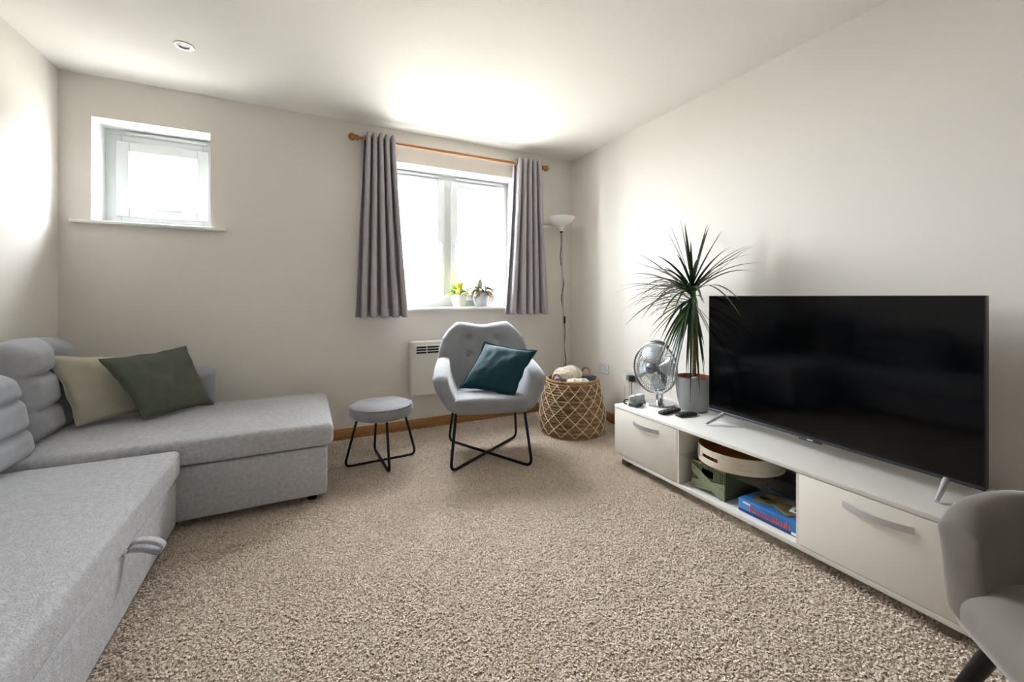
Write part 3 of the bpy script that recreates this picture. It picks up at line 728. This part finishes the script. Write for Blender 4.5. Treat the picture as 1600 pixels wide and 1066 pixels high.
# ------------------------------------------------------------------ television
t = thing('television', 'large flat black television on the white console', 'television', (2.11, 1.083, .396), R(-2))
TW, Z0, Z1 = .557, .052, .727
M_scr = mat('screen_glass', '010203', .08, spec=.28, coat=0); M_bez = mat('bezel', '1a1b1e', .35); 
G().box(-.004, .028, -TW, TW, Z0, Z1, .004, 2).build('housing', M_bez, t)
G().box(.028, .06, -.40, .40, Z0+.03, .45, .012, 2).build('rear_housing', M_dark, t)
G().box(-.0055, -.003, -TW+.004, TW-.004, Z0+.016, Z1-.004).build('screen', M_scr, t, smooth=False)
G().box(-.0075, -.001, -TW, TW, Z0, Z0+.014, .002).build('lower_trim', mat('trim_metal', '4a4d52', .3, .8), t)
G().box(-.009, -.004, -.05, .05, Z0-.008, Z0+.004, .002).build('sensor_bar', M_dark, t)
G().box(-.0095, -.0085, -.012, .012, Z0-.003, Z0+.003).build('badge', M_alu, t, smooth=False)
for s in (-1, 1):
    g = G()
    for sg in (-1, 1):
        P = [(.012, s*.46, Z0+.01), (.012+sg*.02, s*.46, Z0-.002), (.012+sg*.135, s*.475, .006)]
        g.tube(P, [.012, .0115, .006], 8)
    g.build('foot', M_alu, t)

# ------------------------------------------------------------------ dracaena
PX, PY = 2.215, 1.815
t = thing('potted_dracaena', 'tall spiky leaved dracaena in a grey pot beside the television', 'potted plant', (PX, PY, .396))
M_pot = mat('grey_ceramic', '9a9c9c', .55, var=.03, vscale=10); M_terr = mat('terracotta', '8a4a3c', .8)
G().lathe([(.001, 0), (.075, 0), (.083, .004), (.095, .05), (.107, .11), (.113, .17), (.114, .212), (.107, .212), (.104, .17), (.001, .168)], 40).build('pot', M_pot, t)
G().lathe([(.105, .214), (.106, .172), (.092, .172), (.094, .206), (.098, .214), (.105, .214)], 36).build('inner_pot', M_terr, t)
G().lathe([(.094, .19), (.001, .194)], 28).build('soil', M_soil, t)
P = spline([(0, 0, .17), (.004, .003, .35), (.0, .006, .5), (-.006, .01, .66)], 6)
G().tube(P, [.013]*len(P), 10).build('trunk', mat('ringed_bark', '8a7660', .85, vscale=8, col2='6d5a45', stretch=(1, 1, 8), bump=.5, bscale=60), t)
G().sphere((-.045, -.05, .205), .032, 8, sx=1.2, sy=.9, sz=.55).build('stone', mat('pale_stone', 'a8a39a', .8, var=.1), t)
M_dr = [mat('dracaena_leaf', '34491f', .4, var=.25, vscale=15), mat('dracaena_leaf_dark', '243621', .4, var=.2, vscale=15), mat('dracaena_leaf_light', '566f2b', .4, var=.25, vscale=15)]
rnd = random.Random(33); NL = 128
for k in range(NL):
    f = k/(NL-1); a = k*2.39996 + rnd.uniform(-.5, .5)
    if f < .07: el = rnd.uniform(48, 82)
    elif f < .55: el = rnd.uniform(2, 50)
    else: el = rnd.uniform(-62, 25)
    el = R(el); L = rnd.uniform(.34, .53)*(1 if f < .7 else .8); wd = rnd.uniform(.008, .0125)
    dr = rnd.uniform(.12, .52)*(1.0 if f > .07 else .4); z0 = .79 - .13*f
    n = 10; tw = rnd.uniform(-.5, .5)
    for tries in range(30):
        o = Vector((-.006, .01, z0)); d = Vector((math.cos(a)*math.cos(el), math.sin(a)*math.cos(el), math.sin(el)))
        C = [o + d*(.012+L*i/n) + Vector((0, 0, -1))*L*dr*(i/n)**2.3 for i in range(n+1)]
        bad = any(c.x+PX > XR-.015 or (c.x+PX > 2.075 and c.y+PY < 1.665 and c.z < .75) or (c.z < .5 and c.y+PY > 1.9) for c in C)
        if not bad: break
        a = rnd.uniform(0, 2*math.pi)
        if tries > 15: L *= .93
    sd = Vector((-math.sin(a), math.cos(a), 0)); nr = d.cross(sd); g = G()
    for i, c in enumerate(C):
        s = i/n; w_ = wd*(.55+.45*min(1, s*5))*max(.04, 1-s**2.6)
        e = (sd*math.cos(tw*s)+nr*math.sin(tw*s)); up = e.cross(d).normalized()
        for q in (-1, 0, 1): g.v.append(tuple(c + e*w_*q - up*abs(q)*w_*.3*(1 if up.z < 0 else -1)))
    for i in range(n):
        for q in range(2): b = i*3+q; g.f.append((b, b+1, b+4, b+3))
    g.build('leaf', M_dr[0 if rnd.random() < .5 else (1 if rnd.random() < .7 else 2)], t, ang=90)
G().tube([(-.006, .01, .64), (-.006, .01, .83)], [.016, .010], 8).build('stem_top', M_dr[2], t)

# ------------------------------------------------------------------ fan
t = thing('desk_fan', 'chrome desk fan with round wire cage on the console', 'fan', (2.125, 2.015, .396))
G().lathe([(.001, 0), (.105, 0), (.108, .005), (.104, .012), (.06, .022), (.03, .028), (.001, .030)], 48).build('base', M_chrome, t)
G().lathe([(.024, .02), (.024, .085), (.03, .10), (.001, .105)], 24).build('neck', M_chrome, t)
FM = Matrix.Translation((-.045, .0, .245)) @ Matrix.Rotation(R(8), 4, 'Z') @ Matrix.Rotation(R(-90+4), 4, 'Y')   # local +Z looks to -X
G().lathe([(.001, -.16), (.03, -.155), (.045, -.13), (.05, -.06), (.045, -.035), (.001, -.03)], 28, FM).build('motor_housing', M_chrome, t)
G().tube([(.02, 0, .095), (.045, 0, .16), (.035, 0, .225)], [.024, .022, .02], 12).build('tilt_bracket', M_chrome, t)
RC = .167
def circ(r, z, n=48): return [FM @ Vector((r*math.cos(2*math.pi*i/n), r*math.sin(2*math.pi*i/n), z)) for i in range(n)]
M_cage = mat('cage_metal', '8b9096', .25, .9)
G().tube(circ(RC, 0), .0052, 8, True).build('cage_ring', M_cage, t)
for zs, nm in ((1, 'front_grille'), (-1, 'rear_grille')):
    g = G()
    for i in range(54):
        a = 2*math.pi*i/54; P = []
        for k in range(6):
            f = k/5; r = .032+(RC-.032)*f; z = zs*(.052*(1-f**2.6)) ; P.append(FM @ Vector((r*math.cos(a+.25*(1-f)), r*math.sin(a+.25*(1-f)), z)))
        g.tube(P, .0011, 4)
    for r in (.06, .11, .15):
        f = (r-.032)/(RC-.032); g.tube(circ(r, zs*.052*(1-f**2.6), 40), .0012, 4, True)
    o = g.build(nm, M_cage, t); o['kind'] = 'stuff'
for q in range(4):
    g = G(); n = 8
    for i in range(n+1):
        f = i/n; r = .03+.115*f
        for k in range(5):
            a = (k/4-.5)*(1.0-.15*f)*1.15; g.v.append(tuple(FM @ Vector((r*math.cos(a+q*math.pi/2+.2*f), r*math.sin(a+q*math.pi/2+.2*f), -.012+.022*(k/4-.5)))))
    for i in range(n):
        for k in range(4): b = i*5+k; g.f.append((b, b+1, b+6, b+5))
    o = g.build('blade', mat('blade_metal', 'c4c7ca', .35, .5), t); m_ = o.modifiers.new('th', 'SOLIDIFY'); m_.thickness = .0015
hc = G().lathe([(.001, .062), (.026, .060), (.034, .054), (.035, .046), (.001, .046)], 28, FM).build('hub_cap', mat('hub_grey', '6c757c', .35, .3), t)
G().box(-.004, .004, -.018, .018, .0615, .0625, m=FM).build('badge', M_dark, hc, smooth=False)
P = [FM @ Vector(((RC+.008)*math.cos(a), (RC+.008)*math.sin(a), -.012)) for a in [R(-8+4*i) for i in range(-6, 7)]]
P = spline([P[0], P[3]*1.0, P[6], P[9], P[12]], 4); G().tube(P, [.006+.005*math.sin(math.pi*i/(len(P)-1)) for i in range(len(P))], 8).build('carry_handle', M_dark, t)

# ------------------------------------------------------------------ small things on the console
t = thing('power_bank', 'small dark grey square box near the console end', 'box', (1.94, 2.045, .3965), R(-75))
G().box(-.03, .03, -.042, .042, 0, .022, .006, 3).build('case', mat('slate_plastic', '454b4e', .6), t)
t = thing('extension_plug', 'white plug and adaptor lying on the console beside the fan', 'plug', (1.985, 2.116, .397), R(6))
G().lathe([(.001, 0), (.016, 0), (.019, .008), (.019, .045), (.026, .05), (.026, .062), (.019, .066), (.022, .11), (.001, .11)], 20, Matrix.Translation((-.05, 0, .027)) @ Matrix.Rotation(R(90), 4, 'Y')).build('plug_body', M_upvc, t)
G().box(.05, .095, -.022, .022, .004, .05, .006, 2).build('adaptor', M_upvc, t)
G().tube(spline([(-.05, 0, .027), (-.075, 0, .03), (-.09, .0, .012), (-.07, -.01, .003)], 5), .0045, 6).build('cable', M_black, t)
def remote(label, x, y, rz, L, Wd, taper):
    t = thing('remote_control', label, 'remote', (x, y, .3965), rz)
    G().box(-L/2, L/2, -Wd/2, Wd/2, 0, .02, .008, 3, (8, 3, 1), fn=lambda p: Vector((p.x, p.y*(1-taper*(p.x/L)**2), p.z*(1-.25*taper*abs(p.x/L)*2)))).build('case', mat('remote_black', '17181a', .45), t)
    if taper < .5:
        for i in range(7):
            for j in (-1, 0, 1): G().lathe([(.001, .0215), (.0035, .021), (.004, .019)], 10, Matrix.Translation((-L*.38+i*.018, j*.011, 0))).build('button', M_alu if (i+j) % 4 == 0 else M_dark, t)
    else: G().lathe([(.001, .0205), (.010, .0205), (.011, .019)], 18, Matrix.Translation((-L*.2, 0, 0))).build('button', M_dark, t)
remote('slim black remote control with small buttons on the console', 2.02, 1.835, R(5), .175, .042, .1)
remote('rounded plain black remote control lying before the plant pot', 2.055, 1.74, R(-6), .14, .05, .8)

# ------------------------------------------------------------------ sockets
def socket(label, y, z):
    t = thing('wall_socket', label, 'socket', (XR, y, z))
    G().box(-.010, 0, -.073, .073, -.043, .043, .003, 2).build('plate', M_upvc, t)
    for s in (1, -1):
        for dy, dz in ((0, .012), (-.011, -.008), (.011, -.008)): G().box(-.0108, -.009, s*.036+dy-.003, s*.036+dy+.003, dz-.004, dz+.004).build('hole', M_dark, t, smooth=False)
        G().box(-.0125, -.009, s*.012-.006, s*.012+.006, .018, .032, .001).build('switch', M_upvc, t)
    return t
socket('empty white double socket on the wall beside the straw basket', 2.955, .462)
socket('white double socket behind the fan with plugs in it', 2.60, .455)
def plug(label, y, m_, end):
    t = thing('power_plug', label, 'plug', (XR-.012, y, .445))
    G().box(-.036, 0, -.024, .024, -.026, .024, .010, 3).build('plug_body', m_, t)
    G().tube(spline([(-.02, 0, -.024), (-.022, 0, -.08), (-.02, end*.5, -.2), (-.025, end, -.43)], 6), .0032, 6).build('cable', m_, t)
M_blk = mat('black_plastic', '121214', .4)
plug('white plug in the socket behind the fan', 2.638, M_upvc, .02); plug('black plug in the socket behind the fan', 2.562, M_blk, -.02)
tag(G().tube(spline([(2.395, 2.62, .012), (2.33, 2.5, .05), (2.29, 2.38, .06), (2.20, 2.30, .02), (2.10, 2.26, .006), (2.05, 2.20, .006), (2.12, 2.15, .02), (2.33, 2.10, .02)], 8), .0045, 6).build('cable', M_dark), 'dark cable trailing on the carpet behind the console end', 'cable')

# ------------------------------------------------------------------ ceiling downlight
t = thing('downlight', 'small round recessed spotlight in the white ceiling', 'downlight', (-.596, 2.815, CE))
G().lathe([(.024, -.004), (.03, -.008), (.044, -.007), (.048, -.001), (.048, 0)], 32).build('trim_ring', mat('satin_white_metal', 'd8d5cf', .25, .4), t)
G().lathe([(.025, -.004), (.022, -.001), (.001, -.0015)], 24).build('lamp', mat('lamp_face', '34373c', .2), t)
G().tube([(.036*math.cos(i/32*2*math.pi), .036*math.sin(i/32*2*math.pi), -.0075) for i in range(32)], .0012, 5, True).build('gimbal_groove', M_dark, t)

# ------------------------------------------------------------------ dining chair (foreground right)
t = thing('tub_chair', 'taupe grey velvet tub chair with black legs beside the console', 'chair', (1.248, .045, 0), R(-47.8))
def seat2(p):
    if p.z > .43: p.z += .02*max(0, 1-(p.x/.27)**2)*max(0, 1-(p.y/.27)**2)
    k = 1-.10*max(0, -(p.y)/.25); p.x *= k; return p
G().box(-.245, .245, -.27, .25, .40, .525, .06, 6, (10, 10, 2), fn=seat2).build('seat', M_velvet2, t, ang=80)
def back2(p):
    # p.x -1..1 along the wrap, p.z height, p.y thickness
    a = p.x*R(38); r = .42 + p.y; lean = (p.z-.45)*.16
    X = r*math.sin(a)*.93; Y = -.17 + r*math.cos(a) + lean
    z = p.z
    q = max(0, min(1, (abs(p.x)-.5)/.5)); z -= (1-math.sqrt(1-q*q*.98))*.085*max(0, (z-.55)/.13)
    return Vector((X, Y, z + .005*N((p.x*5, p.z*14, 2))))
h = G().box(-1, 1, -.035, .035, .44, .692, .034, 5, (26, 1, 12))
G().add([back2(Vector(q)) for q in h.v], h.f).build('backrest', M_velvet2, t, ang=80)
for (x, y), (fx, fy) in (((-.19, .17), (-.26, .33)), ((.19, .17), (.26, .33)), ((-.18, -.19), (-.24, -.25)), ((.18, -.19), (.24, -.25))):
    G().tube([(x, y, .41), (fx, fy, 0)], [.016, .010], 12).build('leg', M_black, t)
